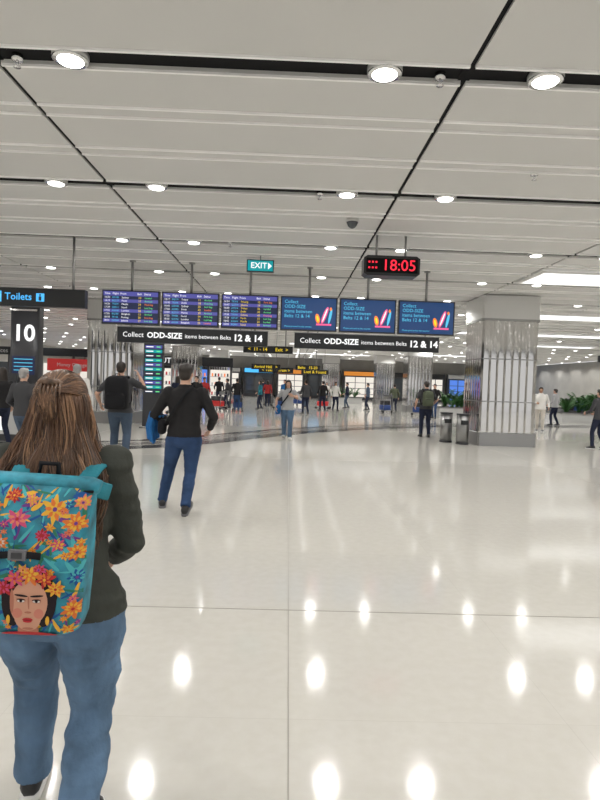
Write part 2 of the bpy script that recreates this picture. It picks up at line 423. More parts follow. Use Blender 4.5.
# ------------------------------------------------------------------ columns
def column(loc,w=1.62,zt=3.5,name='steel_clad_column'):
    mb=MB()
    def outline(sc,bul,npan=7,sub=6):
        out=[]; h=w/2*sc; c=.05
        for side in range(4):
            a=side*math.pi/2; L=2*(h-c)
            for i in range(npan):
                for k in range(sub):
                    t=k/sub; s_=-h+c+L*(i+t)/npan
                    o=h+bul*math.sin(math.pi*t)
                    x,y=s_,-o
                    out.append((x*math.cos(a)-y*math.sin(a),x*math.sin(a)+y*math.cos(a)))
            x,y=h-c,-h
            out.append((x*math.cos(a)-y*math.sin(a),x*math.sin(a)+y*math.cos(a)))
        return out
    def tower(rs,mat):
        N=len(rs[0][0]); vs=[];fs=[]
        for q,z in rs: vs+=[(a,b,z) for a,b in q]
        for i in range(len(rs)-1):
            for k in range(N):
                k2=(k+1)%N; fs.append((i*N+k,i*N+k2,(i+1)*N+k2,(i+1)*N+k))
        fs.append(tuple((len(rs)-1)*N+k for k in range(N)))
        mb.add(vs,fs,mat,False)
    tower([(outline(1.02,0),0),(outline(1.02,0),.36),(outline(.98,0),.38)],M_steel2)
    tower([(outline(.96,.018),.38),(outline(.96,.018),1.22)],M_steel)
    tower([(outline(.975,.008),1.22),(outline(.975,.008),1.25)],M_steel2)
    tower([(outline(.96,.018),1.25),(outline(.96,.018),2.4)],M_steel)
    tower([(outline(.975,.008),2.4),(outline(.975,.008),2.43)],M_steel2)
    tower([(outline(.96,.018),2.43),(outline(.96,.018),zt)],M_steel)
    tower([(outline(1.0,0),zt-.03),(outline(1.0,0),zt+.03)],M_ceil2)
    tower([(outline(.99,0),zt+.03),(outline(.99,0),H-.03)],M_ceil)
    return mb.obj(name,loc=loc)
for l in ((6.1,16.6,0),(8.3,37,0),(-6.1,20.5,0),(8.3,50,0),(-6,34,0),(-15.5,27.5,0),(15.5,38.5,0),(-6,50,0),(17,24,0),(4,55,0)):
    column(l)

# ------------------------------------------------------------------ flight displays
Y=13.0
def fids(i,x):
    mb=MB()
    mb.box((0,0,0),(1.27,.12,.76),M_sign)
    S=-.064
    for a in((0,.37,1.27,.02),(0,-.37,1.27,.02)): mb.box((a[0],S,a[1]),(a[2],.02,a[3]),M_dark)
    if i<3:
        mb.box((0,S,0),(1.21,.006,.70),M_scr)
        mb.box((0,S-.004,.30),(1.21,.004,.10),M_scrh)
        mb.text('Time   Flight  From              Belt   Status',.062,(-.58,S-.008,.30),M_white_em)
        cities=['Sydney','Jakarta','London','Perth','Tokyo','Bangkok','Manila','Delhi','Penang','Seoul']
        for r in range(8):
            z=.215-r*.073
            if r%3==1: mb.box((0,S-.004,z),(1.21,.003,.070),M_scrh)
            mb.text('%02d:%02d'%(16+r//3,(i*17+r*13)%60),.056,(-.58,S-.008,z),M_white_em)
            mb.text('%s%3d'%(['AX','BQ','TR','QZ'][(r+i)%4],100+(r*137+i*71)%800),.052,(-.41,S-.008,z),M_adc)
            mb.text(cities[(r*3+i*4)%10],.056,(-.20,S-.008,z),M_white_em if i!=2 else M_yel_em)
            mb.text(str(10+(r*7+i)%32),.062,(.17,S-.008,z),M_yel_em)
            mb.text(['Landed','Arrived','First bag','Last bag'][(r+i)%4],.054,(.31,S-.008,z),[M_grn_em,M_grn_em,M_ado,M_grn_em][(r*3+i)%4])
    else:
        mb.box((0,S,0),(1.21,.006,.70),M_ad)
        mb.text('Collect\nODD-SIZE\nitems between\nBelts 12 & 14',.105,(-.55,S-.008,.10),M_adc,res=2,bold=.0)
        def decal(cx,cz,rx,rz,rot,mat,l=0):
            vs=[(0,0,0)]+[(rx*math.cos(a)*math.cos(rot)-rz*math.sin(a)*math.sin(rot),0,rx*math.cos(a)*math.sin(rot)+rz*math.sin(a)*math.cos(rot)) for a in [2*math.pi*k/20 for k in range(20)]]
            mb.add([(cx+v[0],S-.007-.002*l,cz+v[2]) for v in vs],[(0,1+k,1+(k+1)%20) for k in range(20)],mat)
        decal(.2,-.10,.05,.11,.2,M_ado); decal(.2,-.10,.025,.07,.2,M_yel_em,1)
        decal(.36,-.02,.045,.20,-.35,M_adp,2); decal(.36,-.02,.015,.16,-.35,M_white_em,3)
        decal(.48,-.04,.03,.17,-.2,M_adc,2); decal(.49,.12,.025,.04,0,M_ado,3)
        mb.box((.34,S-.008,-.23),(.34,.003,.04),M_adp)
        mb.text('Please proceed to the counter',.05,(-.54,S-.008,-.29),M_adc)
    mb.cyl((0,.03,.38),(0,.03,H-3.125-.02),.028,M_steel2)
    mb.cyl((0,.03,H-3.125-.05),(0,.03,H-3.125-.018),.07,M_steel2)
    mb.obj('flight_information_display' if i<3 else 'advertising_display',loc=(x,Y,3.125))
for i in range(6): fids(i,-3.57+1.325*i)
for (x0,x1) in ((-3.85,-.50),(.10,3.36)):
    mb=MB(); w=x1-x0
    mb.box((0,0,0),(w,.14,.34),M_sign); mb.box((0,-.02,.175),(w+.02,.12,.015),M_steel2)
    mb.text('Collect ',.17,(-w/2+.12,-.075,0),M_white_em,width=.46)
    mb.text('ODD-SIZE',.2,(-w/2+.66,-.075,0),M_white_em,width=.78,bold=.006)
    mb.text('items between Belts',.17,(-w/2+1.50,-.075,0),M_white_em,width=1.02)
    mb.text('12 & 14',.25,(-w/2+2.58,-.075,0),M_white_em,width=.62,bold=.008)
    for dx in(-w/2+.3,w/2-.3): mb.cyl((dx,0,.17),(dx,0,.218),.02,M_steel2)
    mb.obj('oddsize_baggage_sign',loc=((x0+x1)/2,Y,2.525))

# toilets sign
mb=MB()
mb.box((0,0,0),(2.5,.16,.34),M_sign)
mb.text('Toilets',.2,(-.24,-.085,0),M_sky_em,width=.50,bold=.002)
mb.box((.42,-.083,0),(.15,.006,.15),M_sky_em)
mb.ell((.42,-.09,.045),(.018,.006,.018),M_sign,10,6); mb.box((.42,-.09,-.02),(.05,.006,.08),M_sign)
mb.box((-.40,-.083,0),(.2,.006,.2),M_sky_em)
for dx in(-.45,-.35):
    mb.ell((dx,-.09,.055),(.018,.006,.02),M_white_em,10,6); mb.box((dx,-.09,-.0),(.05,.006,.07),M_white_em); mb.box((dx,-.09,-.06),(.03,.006,.05),M_white_em)
mb.text('Belts 10',.2,(-1.15,-.085,0),M_white_em,width=.45)
for dx in(-.9,1.0): mb.cyl((dx,0,.17),(dx,0,1.165),.025,M_steel2)
mb.obj('toilets_direction_sign',loc=(-5.12,11,3.01))

mb=MB(); mb.box((0,0,0),(.56,.08,.25),M_sign); mb.box((0,-.042,0),(.52,.006,.21),M_exit)
mb.text('EXIT',.2,(-.2,-.048,0),M_white_em,width=.33,bold=.003)
mb.add([(.16,-.048,.07),(.16,-.048,-.07),(.24,-.048,0)],[(0,1,2)],M_white_em)
mb.cyl((0,0,.12),(0,0,.215),.015,M_steel2)
mb.obj('exit_sign',loc=(-.66,12,3.96))

mb=MB()
oct_=[(-.48,-.13),(-.48,.13),(-.42,.17),(.42,.17),(.48,.13),(.48,-.13),(.42,-.17),(-.42,-.17)]
vs=[(x,y,z) for y in(-.16,.16) for x,z in oct_]
mb.add(vs,[tuple(range(8)),tuple(reversed(range(8,16)))]+[(k,8+k,8+(k+1)%8,(k+1)%8) for k in range(8)],M_sign)
mb.box((0,-.163,0),(.88,.004,.24),M_black)
mb.text('18:05',.28,(.12,-.168,0),M_red_em,align='CENTER',width=.52,bold=.0,res=3)
for dz in(.055,-.04): 
    for dx in (-.39,-.33,-.27): mb.box((dx,-.168,dz),(.03,.004,.03),M_red_em)
for dx in(-.25,.25): mb.cyl((dx,0,.17),(dx,0,.545),.02,M_steel2)
mb.obj('digital_clock',loc=(1.70,10,3.62))

mb=MB(); mb.cyl((0,0,-.05),(0,0,0),.10,M_pgrey,seg=24); mb.ell((0,0,-.05),(.085,.085,.10),M_glass,24,14); mb.cyl((0,0,-.065),(0,0,-.05),.092,M_dark,seg=24)
mb.obj('dome_security_camera',loc=(.93,9.2,H))

def ysign(x,y,z,w,h,txt,nm='direction_sign'):
    mb=MB(); mb.box((0,0,0),(w,.1,h),M_sign)
    mb.text(txt,.2,(0,-.055,0),M_yel_em,align='CENTER',width=w*.8,bold=.0)
    for dx in(-w*.35,w*.35): mb.cyl((dx,0,h/2),(dx,0,H-z-.025),.02,M_steel2)
    mb.obj(nm,loc=(x,y,z))
ysign(-.65,17.5,2.55,1.5,.22,'<  11 - 14      Exit  >')
ysign(-1.2,30,2.35,1.5,.28,'Arrival Hall   >'); ysign(1.0,31,2.4,1.3,.28,'Belts   15-20')
ysign(-.9,40,2.4,2.4,.36,'< Taxi     Train >'); ysign(1.9,42,2.4,2.0,.34,'Lost & Found')
ysign(13.9,24,3.0,1.8,.28,'Exit     A  B'); ysign(-8,30,2.7,2.2,.30,'Belts  16-18')

# belt number pylon
mb=MB()
mb.loft([((0,0,0),.39,.2),((0,0,3.4),.39,.2)],M_dark,32,n=6)
mb.box((0,-.2,3.3),(.7,.02,.05),M_steel)
mb.text('10',.8,(0,-.206,2.66),M_white_em,align='CENTER',width=.50,bold=.02,res=4)
mb.box((0,-.2,1.8),(.6,.02,.5),M_scr); 
for k in range(4): mb.box((0,-.213,1.97-k*.1),(.5,.004,.02),M_adc)
mb.loft([((0,0,0),.45,.26),((0,0,.12),.45,.26)],M_steel,32,n=6)
mb.obj('belt_number_pylon',loc=(-7.22,16,0))

mb=MB()
mb.box((0,0,.55),(1.9,.7,1.1),M_pgrey); mb.box((0,-.05,1.13),(2.1,.9,.06),M_dark); mb.box((0,-.36,.6),(1.2,.02,.7),M_white_em)
mb.text('i',.6,(-.3,-.375,.62),M_sky_em,bold=.02); mb.box((.4,0,1.42),(.5,.04,.32),M_dark); mb.cyl((.4,0,1.15),(.4,0,1.3),.03,M_dark); mb.box((0,-.36,.08),(1.9,.02,.16),M_dark)
mb.obj('information_counter',loc=(-7.1,13.8,0))

mb=MB()
mb.loft([((0,0,0),.4,.2),((0,0,.05),.4,.2)],M_steel2,24,n=5); mb.box((0,0,1.4),(.62,.12,2.7),M_dark)
for k in range(11):
    mb.box((0,-.065,2.55-k*.14),(.52,.01,.10),[M_scrh,M_exit,M_scr,M_exit][k%4])
    mb.box((-.12,-.072,2.55-k*.14),(.22,.004,.03),M_white_em); mb.box((.15,-.072,2.55-k*.14),(.12,.004,.03),M_grn_em)
mb.obj('arrivals_totem',loc=(-4.25,18.2,0))

mb=MB()
mb.box((0,0,.5),(2.6,1.2,1.0),M_pgrey); mb.box((0,0,1.03),(2.7,1.3,.06),M_dark)
for sx in(-1,1):
    for sy in(-1,1): mb.box((sx*.92,sy*.52,1.4),(.07,.07,.8),M_steel2)
mb.box((0,0,2.0),(2.1,1.4,.5),M_red); mb.text('Money Changer',.3,(0,-.706,2.0),M_pgrey,align='CENTER',width=1.3)
mb.box((0,.5,1.4),(2.0,.04,.7),M_warm_em)
mb.obj('red_money_changer_kiosk',loc=(-8.9,24.6,0))

mb=MB()
for i in range(5):
    x=-3+i*1.5
    mb.box((x,0,1.3),(1.3,.08,1.9),[M_blue_em,M_pink_em,M_warm_em,M_blue_em,M_warm_em][i]); mb.box((x+.7,0,1.45),(.12,.2,2.9),M_dark)
    for k in range(3): mb.box((x,-.15,.6+.6*k),(1.25,.25,.04),M_pgrey)
    for k in range(3):
        for j in range(6): mb.box((x-.5+j*.2,-.15,.72+.6*k),(.09,.1,.2),[M_red,M_pgrey,M_ado,M_dark][(j+k+i)%4])
mb.box((0,0,2.75),(7.6,.3,.6),M_sign); mb.text('DUTY FREE',.5,(0,-.16,2.75),M_white_em,align='CENTER',width=2.4)
mb.box((0,0,.12),(7.6,.3,.24),M_dark)
mb.obj('duty_free_shop',loc=(-7.5,38,0))
mb=MB()
for i in range(5):
    x=-4+i*2
    mb.box((x,0,1.3),(1.8,.08,2.0),[M_blue_em,M_glass,M_blue_em,M_warm_em,M_pink_em][i]); mb.box((x+.95,0,1.6),(.1,.2,3.2),M_dark)
    mb.box((x,-.3,.5),(1.6,.4,1.0),M_pgrey)
mb.box((0,0,3.0),(10,.25,.5),M_sign); mb.text('Bag Services',.3,(-2,-.14,3.0),M_pgrey,align='CENTER',width=1.8)
mb.obj('baggage_services_shop',loc=(-16.5,36.5,0))

def carousel(loc,L,W):
    mb=MB(); n=20
    path=[]
    for k in range(n+1): a=-math.pi/2+math.pi*k/n; path.append((L/2+math.cos(a)*1.0,math.sin(a),math.cos(a),math.sin(a)))
    for k in range(n+1): a=math.pi/2+math.pi*k/n; path.append((-L/2+math.cos(a),math.sin(a),math.cos(a),math.sin(a)))
    prof=[(W,0),(W,.36),(W-.05,.42),(W-.12,.42),(W-.9,.62),(W-1.0,.62),(W-1.0,0)]
    mats=[M_steel,M_steel,M_steel,M_rubber,M_steel,M_steel]
    vs=[];fs=[];mm=[];P=len(prof)
    for (x,y,nx,ny) in path:
        for o,z in prof: vs.append((x+nx*(o-1),y*1+ny*(o-1),z))
    T=len(path)
    for i in range(T):
        for j in range(P-1):
            i2=(i+1)%T; fs.append((i*P+j,i2*P+j,i2*P+j+1,i*P+j+1)); mm.append(mats[j])
    mb.add(vs,fs,mm)
    random.seed(int(L*10))
    for k in range(9):
        x=-L/2+L*k/9+random.uniform(0,.4)
        s=random.choice([(.7,.3,.45),(.5,.28,.6),(.8,.4,.4)]); col=random.choice([M_dark,M_red,M_rubber,M_blue_bag,M_dark])
        Mx=Matrix.Translation((x,-W+.45,.58))@Matrix.Rotation(R(14),4,'X')
        mb.loft([((0,0,0),s[0]/2*.95,s[1]/2*.95),((0,0,.03),s[0]/2,s[1]/2),((0,0,s[2]-.03),s[0]/2,s[1]/2),((0,0,s[2]),s[0]/2*.95,s[1]/2*.95)],col,20,n=6,M=Mx,smooth=False)
    mb.obj('baggage_carousel',loc=loc)
carousel((-14.2,21,0),7,2.0); carousel((-14.5,32,0),8,2.0); carousel((18,33.4,0),5,2.0)

for x,y in ((4.95,16.1),(4.62,16.6)):
    mb=MB(); mb.cyl((0,0,0),(0,0,.82),.17,M_steel2,seg=24); mb.cyl((0,0,.82),(0,0,.86),.18,M_dark,seg=24); mb.cyl((0,0,0),(0,0,.05),.18,M_dark,seg=24)
    mb.box((0,-.165,.62),(.2,.03,.12),M_sign)
    mb.obj('litter_bin',loc=(x,y,0))

def planter(loc,w,d,n,h):
    mb=MB()
    mb.box((0,0,.25),(w,d,.5),M_pgrey); mb.box((0,0,.51),(w+.08,d+.08,.05),M_steel2); mb.box((0,0,.54),(w-.1,d-.1,.03),M_rubber)
    for i in range(n):
        bx=-w/2+.3+(w-.6)*(i+random.random()*.6)/n; by=random.uniform(-d/3,d/3)
        for f in range(9):
            a=random.uniform(0,2*math.pi); ln=random.uniform(.6,1)*h*.5; up=random.uniform(.5,1.1)*h*.8
            pts=[V((bx+math.cos(a)*ln*t*t**.3,by+math.sin(a)*ln*t*t**.3,.5+up*(1.5*t-.7*t*t))) for t in [k/7 for k in range(8)]]
            mb.tube(pts,.008,M_leaf,5)
            sd=V((-math.sin(a),math.cos(a),0))
            vs=[];fs=[]
            for k in range(1,8):
                for sg in(-1,1):
                    for hh in (0,.5):
                        p=pts[k].lerp(pts[k-1],hh); l=.22*h/1.6*(1-abs(k-4)/6)
                        tip=p+sd*sg*l+V((math.cos(a)*l*.5,math.sin(a)*l*.5,-.25*l))
                        o=len(vs); q=(pts[k]-pts[k-1]).normalized()*.03
                        vs+=[p-q,p+q,tip]; fs.append((o,o+1,o+2))
            mb.add(vs,fs,M_leaf)
    mb.obj('planter_with_palms',loc=loc)
planter((9.4,31,0),2.6,1,6,1.45); planter((15.0,29,0),2.6,1.2,6,1.4); planter((21.5,38.5,0),5,1.2,8,1.5); planter((4.8,47,0),2.4,1,4,1.2)

def trolley(loc,yaw,load=True):
    mb=MB()
    for sx in(-.25,.25):
        mb.tube([(sx,-.4,.18),(sx*.6,.5,.14)],.018,M_steel2); mb.tube([(sx,-.4,.18),(sx,-.5,.9),(sx,-.52,1.02)],.018,M_steel2)
        mb.loft([((sx-.02,-.4,.08),.08,.08),((sx+.02,-.4,.08),.08,.08)],M_rubber,14,ref=(0,1,0))
    mb.loft([((-.02,.45,.07),.07,.07),((.02,.45,.07),.07,.07)],M_rubber,14,ref=(0,1,0))
    for k in range(5): mb.tube([(-.23+.02*k,-.35+.18*k,.17),(.23-.02*k,-.35+.18*k,.17)],.01,M_steel2)
    mb.tube([(-.28,-.53,1.02),(.28,-.53,1.02)],.024,M_dark)
    mb.box((0,-.40,.82),(.46,.16,.02),M_steel2); mb.box((0,-.33,.9),(.46,.01,.16),M_steel2)
    if load:
        for z,s,m in((.19,(.5,.7,.28),random.choice([M_blue_bag,M_dark,M_red])),(.48,(.46,.6,.24),M_dark)):
            mb.loft([((0,0,z),s[0]/2*.95,s[1]/2*.95),((0,0,z+.03),s[0]/2,s[1]/2),((0,0,z+s[2]-.03),s[0]/2,s[1]/2),((0,0,z+s[2]),s[0]/2*.95,s[1]/2*.95)],m,20,n=6)
    mb.obj('luggage_trolley',M=Matrix.Translation(loc)@Matrix.Rotation(yaw,4,'Z'))
for l,a in (((-2.6,30.2,0),0),((-3.8,31,0),1),((-1.2,37.3,0),-.2),((2.2,36,0),1.3),((5.6,33,0),.2),((-4.9,25.6,0),1.5),((-6.5,26.4,0),1.5),((7.2,31.2,0),.9),((-.4,34,0),1.4),((.6,39,0),.6),((-3.1,34.6,0),.3),((11.5,33,0),1.2)):
    trolley(l,a)

# ================================================================== PEOPLE
def cloth(n,c,fold=(9,.35),var=None): return pm(n,c,.85,0,bump=fold,var=var,spec=.25)
C_black=cloth('black_sweater',(.020,.019,.020)); C_hood=cloth('dark_olive_hoodie',(.050,.053,.045),(11,.6))
C_jean=cloth('washed_blue_jeans',(.105,.175,.275),(16,.5),(9,.3,(1,1,.45))); C_jean2=cloth('dark_blue_jeans',(.032,.065,.15),(12,.4),(5,.3))
C_jean3=cloth('grey_blue_jeans',(.07,.10,.15),(12,.3),(5,.2)); C_grey=cloth('charcoal_tee',(.06,.06,.065))
C_lt=cloth('light_grey_tee',(.42,.42,.43)); C_wht=cloth('white_shirt',(.72,.70,.67)); C_beige=cloth('stone_trousers',(.52,.48,.43))
C_nav=cloth('navy_trousers',(.02,.025,.05)); C_khaki=cloth('khaki_pack',(.10,.115,.075)); C_red=cloth('red_jacket',(.35,.03,.03))
C_pack=cloth('black_pack',(.012,.012,.014)); C_blue=cloth('blue_jacket',(.02,.13,.36),(20,.6))
C_teal=cloth('teal_webbing',(.03,.22,.28),(60,.2))
Hbrown=pm('brown_hair',(.12,.06,.033),.42,var=(25,.45,(1,1,.15))); Hbrown2=pm('caramel_hair',(.30,.165,.09),.4); Hbrown3=pm('dark_brown_hair',(.055,.027,.016),.42)
Hdark=pm('dark_hair',(.025,.018,.014),.5); Hgrey=pm('grey_hair',(.35,.34,.33),.6)
S_white=pm('shoe_white_rubber',(.72,.71,.69),.5); S_black=pm('shoe_black',(.02,.02,.022),.5); S_grey=pm('shoe_grey',(.16,.16,.17),.6)

# ---- foreground woman with floral backpack
hx,hy=-.755,1.93
Mw,res,C=person('woman_in_olive_hoodie',(hx,hy,0),R(4),1.61,C_hood,C_jean,Hbrown3,shoem=S_black,solem=S_white,
    Lf=(-.155,.24,0),Rf=(.125,-.17,.03),Lw=(-.33,.10,.84),Rw=(.14,.27,1.00),Rpole=(.95,-1,-.5),Lpole=(-1,-1,0),
    wide=1.06,hipw=1.28,hem=.885,vox=.008,drop=.035,legr=1.34,armr=1.16,fold=.012,fp=(0,-18),hair='short',grip=25)
hb=MB()
def T(z):
    zs=[1.05,1.2,1.32,1.42,1.48,1.55,1.65,1.75]
    return (np.interp(z,zs,[.13,.155,.168,.156,.132,.108,.094,.06]),np.interp(z,zs,[.03,.045,.06,.085,.095,.098,.102,.06]),np.interp(z,zs,[-.115,-.115,-.105,-.06,-.03,-.01,.0,.0]))
dd=-.035
base=MB(); st=[]
for z in (1.14,1.2,1.3,1.4,1.47,1.54,1.62,1.68):
    sx,sy,cy=T(z); st.append(((0,cy,z+dd),sx*.90,sy*.9))
base.loft(st,Hbrown,20); base.ell((0,.0,1.665+dd),(.086,.104,.09),Hbrown,20,12)
co,fs=fuse(base,.01,4); hb.add(co,fs,Hbrown3,True)
random.seed(11)
def strand(pts,r,mat): hb.loft([(p,r*(1 if 0<i<len(pts)-1 else .4),r*(1 if 0<i<len(pts)-1 else .4)) for i,p in enumerate(pts)],mat,5,ref=(.2,1,.1),cap=True)
hm=[Hbrown,Hbrown,Hbrown2,Hbrown3,Hbrown]
clump=[(R(random.uniform(-112,112)),random.uniform(0,6),random.uniform(.008,.026),random.uniform(14,24),random.choice(hm)) for _ in range(60)]
for i in range(1500):
    cth,cph,cam_,ck,cm=random.choice(clump)
    th=cth+R(random.gauss(0,4)); th=max(R(-114),min(R(114),th)); z0=1.69
    zend=random.uniform(1.12,1.22) if random.random()<.55 else random.uniform(1.22,1.40)
    off=random.uniform(.96,1.07); fly=random.gauss(0,.012)
    pts=[]
    for j in range(15):
        t=j/14; z=z0+(zend-z0)*t; sx,sy,cy=T(z)
        w=cam_*math.sin(cph+z*ck)*min(1,t*2.2)+fly*t*t
        pts.append(V((math.sin(th)*sx*off+w,cy-math.cos(th)*sy*off-(.006*t)-abs(w)*.3,z+dd)))
    strand(pts,random.uniform(.0013,.0026),cm if random.random()<.7 else random.choice(hm))
CC=V((0,.0,1.665+dd)); rad=V((.089,.107,.094))
Kd=V((.05,-1,.22)).normalized()
for i in range(560):
    ph=R(random.uniform(-100,100)); s0=V((math.sin(ph),.75*abs(math.cos(ph))+.1,math.cos(ph)*.9)).normalized()
    pts=[]
    for j in range(9):
        t=j/8; dvec=s0.lerp(Kd,t)+V((0,0,.9*t*(1-t)*abs(math.cos(ph)))); dvec.normalize(); o=1.01+.03*random.random()
        pts.append(CC+V((dvec.x*rad.x*o,dvec.y*rad.y*o,dvec.z*rad.z*o)))
    strand(pts,random.uniform(.0012,.0022),random.choice(hm))
K=CC+V((.004,-.108,.028))
for i in range(130):
    a0=random.uniform(-1.4,1.4); rr=random.uniform(.012,.034)
    pts=[K+V((math.sin(a0)*rr*(1-.3*t)+.006*math.sin(t*5+a0*3),-.008-.022*math.sin(min(t*3,1)*math.pi*.5)-.014*math.sin(t*3.1),.024-.13*t*random.uniform(.8,1.1)+math.cos(a0)*.012*(1-t))) for t in [j/7 for j in range(8)]]
    strand(pts,.0019,random.choice(hm+[Hbrown2]))
M_clip=pm('claw_clip_tortoise',(.16,.10,.07),.25,var=(40,.5))
hb.loft([(K+V((-.040,-.022,.02)),.007,.006),(K+V((0,-.044,.030)),.013,.009),(K+V((.040,-.022,.02)),.007,.006)],M_clip,10,ref=(0,0,1))
for i in range(7):
    x=-.036+.012*i; hb.loft([(K+V((x,-.032,.024)),.004,.0035),(K+V((x*1.1,-.048,-.002)),.0035,.0035),(K+V((x,-.038,-.026)),.002,.002)],M_clip,6)
hob=hb.obj('hair',Mw)
wob=bpy.data.objects['woman_in_olive_hoodie']
hob.parent=wob; hob.matrix_parent_inverse=wob.matrix_world.inverted()

# ---- floral backpack
def pr(n,c): return pm(n,c,.6,0,spec=.2)
F_turq=pm('print_turquoise',(.022,.22,.30),.6,bump=(25,.15),var=(14,.6)); F_or=pr('print_orange',(.70,.18,.04)); F_yl=pr('print_yellow',(.76,.42,.05))
F_pk=pr('print_pink',(.58,.08,.19)); F_rd=pr('print_red',(.45,.03,.035)); F_bl=pr('print_blue',(.02,.09,.30)); F_gr=pr('print_green',(.04,.20,.12))
F_sk=pr('print_face_skin',(.60,.31,.21)); F_sk2=pr('print_face_shade',(.45,.18,.12)); F_ck=pr('print_face_cheek',(.59,.22,.16)); F_hr=pr('print_hair',(.018,.012,.015)); F_lip=pr('print_lips',(.50,.03,.04)); F_wh=pr('print_white',(.65,.6,.55)); F_cy=pr('print_aqua',(.08,.42,.46)); F_pu=pr('print_purple',(.16,.05,.25)); F_co=pr('print_coral',(.72,.22,.14))
bw,bd,bz0,bz1=.156,.085,-.205,.215
def prof(z):
    t=(z-bz0)/(bz1-bz0)
    return (np.interp(t,[0,.03,.1,.5,.85,.95,1],[.80,.93,.98,1,.98,1.0,1.0])*bw, np.interp(t,[0,.03,.12,.4,.75,.92,1],[.7,.9,1.05,1.12,1,.7,.42])*bd)
nS=4.0
bk=MB()
bk.loft([((0,0,bz0+(bz1-bz0)*t),*prof(bz0+(bz1-bz0)*t)) for t in [0,.015,.03,.06,.1,.2,.3,.4,.5,.6,.7,.75,.8,.85,.92,.96,1]],F_turq,72,n=nS)
def surf(x,z,l):
    w,d=prof(z)
    q=min(abs(x)/w,.985)
    return V((q*w*(1 if x>=0 else -1),-d*(1-q**nS)**(1/nS)-.0006*(l+1),z))
def blob(cx,cz,rx,rz,rot,mat,l,seg=18,power=2):
    vs=[surf(cx,max(bz0+.004,min(bz1-.004,cz)),l)];fs=[];rings=3
    for r in range(1,rings+1):
        for k in range(seg):
            a=2*math.pi*k/seg; q=r/rings
            x=rx*q*math.cos(a); z=rz*q*math.sin(a)
            if power!=2: z*=(1-.55*(math.cos(a)+1)/2)
            X=cx+x*math.cos(rot)-z*math.sin(rot); Z=min(max(cz+x*math.sin(rot)+z*math.cos(rot),bz0+.004),bz1-.004)
            vs.append(surf(X,Z,l))
    for k in range(seg):
        fs.append((0,1+k,1+(k+1)%seg))
        for r in range(rings-1): fs.append((1+r*seg+k,1+(r+1)*seg+k,1+(r+1)*seg+(k+1)%seg,1+r*seg+(k+1)%seg))
    bk.add(vs,fs,mat,True)
def flower(cx,cz,r,m1,m2,l,n=None):
    a0=random.random()*6; n=n or random.choice([6,8,9])
    sq=random.uniform(.7,1)
    for ring,(rr,mm) in enumerate(((1,m1),(.72,m2),(.45,m1))):
        for k in range(n):
            a=a0+2*math.pi*k/n+ring*.4+random.uniform(-.12,.12); q=rr*random.uniform(.85,1.1)
            blob(cx+math.cos(a)*r*.55*q,cz+math.sin(a)*r*.55*q*sq,r*.46*q,r*.26*q,a,mm,l+ring+(k%2)*.5,10,3)
    blob(cx,cz,r*.14,r*.14,0,random.choice([F_yl,F_rd,F_pu]),l+3.5,10)
random.seed(5)
for i in range(230):
    blob(random.uniform(-.155,.155),random.uniform(bz0,bz1),random.uniform(.012,.038),random.uniform(.003,.009),random.uniform(0,3.1),random.choice([F_gr,F_bl,F_cy,F_gr,F_bl,F_cy,F_pu,F_yl,F_turq]),random.uniform(0,1.5),10,3)
pal=[(F_or,F_yl),(F_pk,F_co),(F_yl,F_or),(F_rd,F_pk),(F_co,F_or),(F_bl,F_cy),(F_pu,F_pk)]
for (x,z,r,a,b_) in ((-.10,.155,.030,F_or,F_yl),(-.03,.125,.034,F_pk,F_co),(.065,.155,.044,F_yl,F_or),(.125,.12,.034,F_or,F_yl),(.04,.085,.022,F_rd,F_pk),(-.12,.09,.026,F_bl,F_cy),(.135,.175,.026,F_co,F_yl),(-.05,.185,.022,F_rd,F_or),
    (.135,.04,.028,F_or,F_yl),(.14,-.03,.026,F_bl,F_cy),(.135,-.12,.030,F_or,F_yl),(-.13,.02,.030,F_pk,F_or),(-.12,-.09,.030,F_yl,F_or),(-.12,-.165,.032,F_rd,F_or),(.125,-.18,.024,F_yl,F_or),(.085,.06,.024,F_pk,F_yl),(-.07,.06,.024,F_or,F_wh),(.0,.175,.022,F_co,F_yl),(-.08,-.03,.022,F_bl,F_cy)):
    flower(x,z,r,a,b_,2)
for i in range(34):
    flower(random.uniform(-.15,.15),random.uniform(-.19,.20),random.uniform(.009,.017),*random.choice(pal),1.6,6)
fx,fz=.022,-.106
sc=1.08
def fb(dx,dz,rx,rz,rot,mat,l,seg=16,p=2): blob(fx+dx*sc,fz+dz*sc,rx*sc,rz*sc,rot,mat,l,seg,p)
fb(0,.022,.068,.072,0,F_hr,7,24); fb(-.045,-.01,.02,.05,.2,F_hr,7); fb(.045,-.01,.02,.05,-.2,F_hr,7)
fb(0,-.068,.026,.022,0,F_sk2,8); fb(0,-.084,.07,.010,0,F_rd,8.5)
fb(0,.004,.046,.060,0,F_sk,9,24); fb(0,-.03,.033,.041,0,F_sk,9.4,20)
fb(-.026,-.022,.012,.013,0,F_ck,10); fb(.026,-.022,.012,.013,0,F_ck,10); fb(0,-.064,.014,.004,0,F_sk2,10.5)
fb(-.041,.008,.005,.032,.05,F_sk2,10); fb(.0,.006,.0022,.018,.08,F_sk2,11,10); fb(0,-.019,.009,.003,0,F_sk2,11.5,10)
for sx in(-1,1):
    fb(sx*.019,.024,.017,.0028,sx*.10,F_hr,11,12); fb(sx*.019,.011,.0115,.006,0,F_sk2,10.8,12); fb(sx*.019,.010,.0095,.0036,0,F_wh,11.3,12); fb(sx*.019,.0105,.0038,.0038,0,F_hr,12,10); fb(sx*.019,.0142,.0115,.0015,sx*.05,F_hr,12.4,10)
    fb(sx*.048,-.04,.005,.013,0,F_yl,11,10)
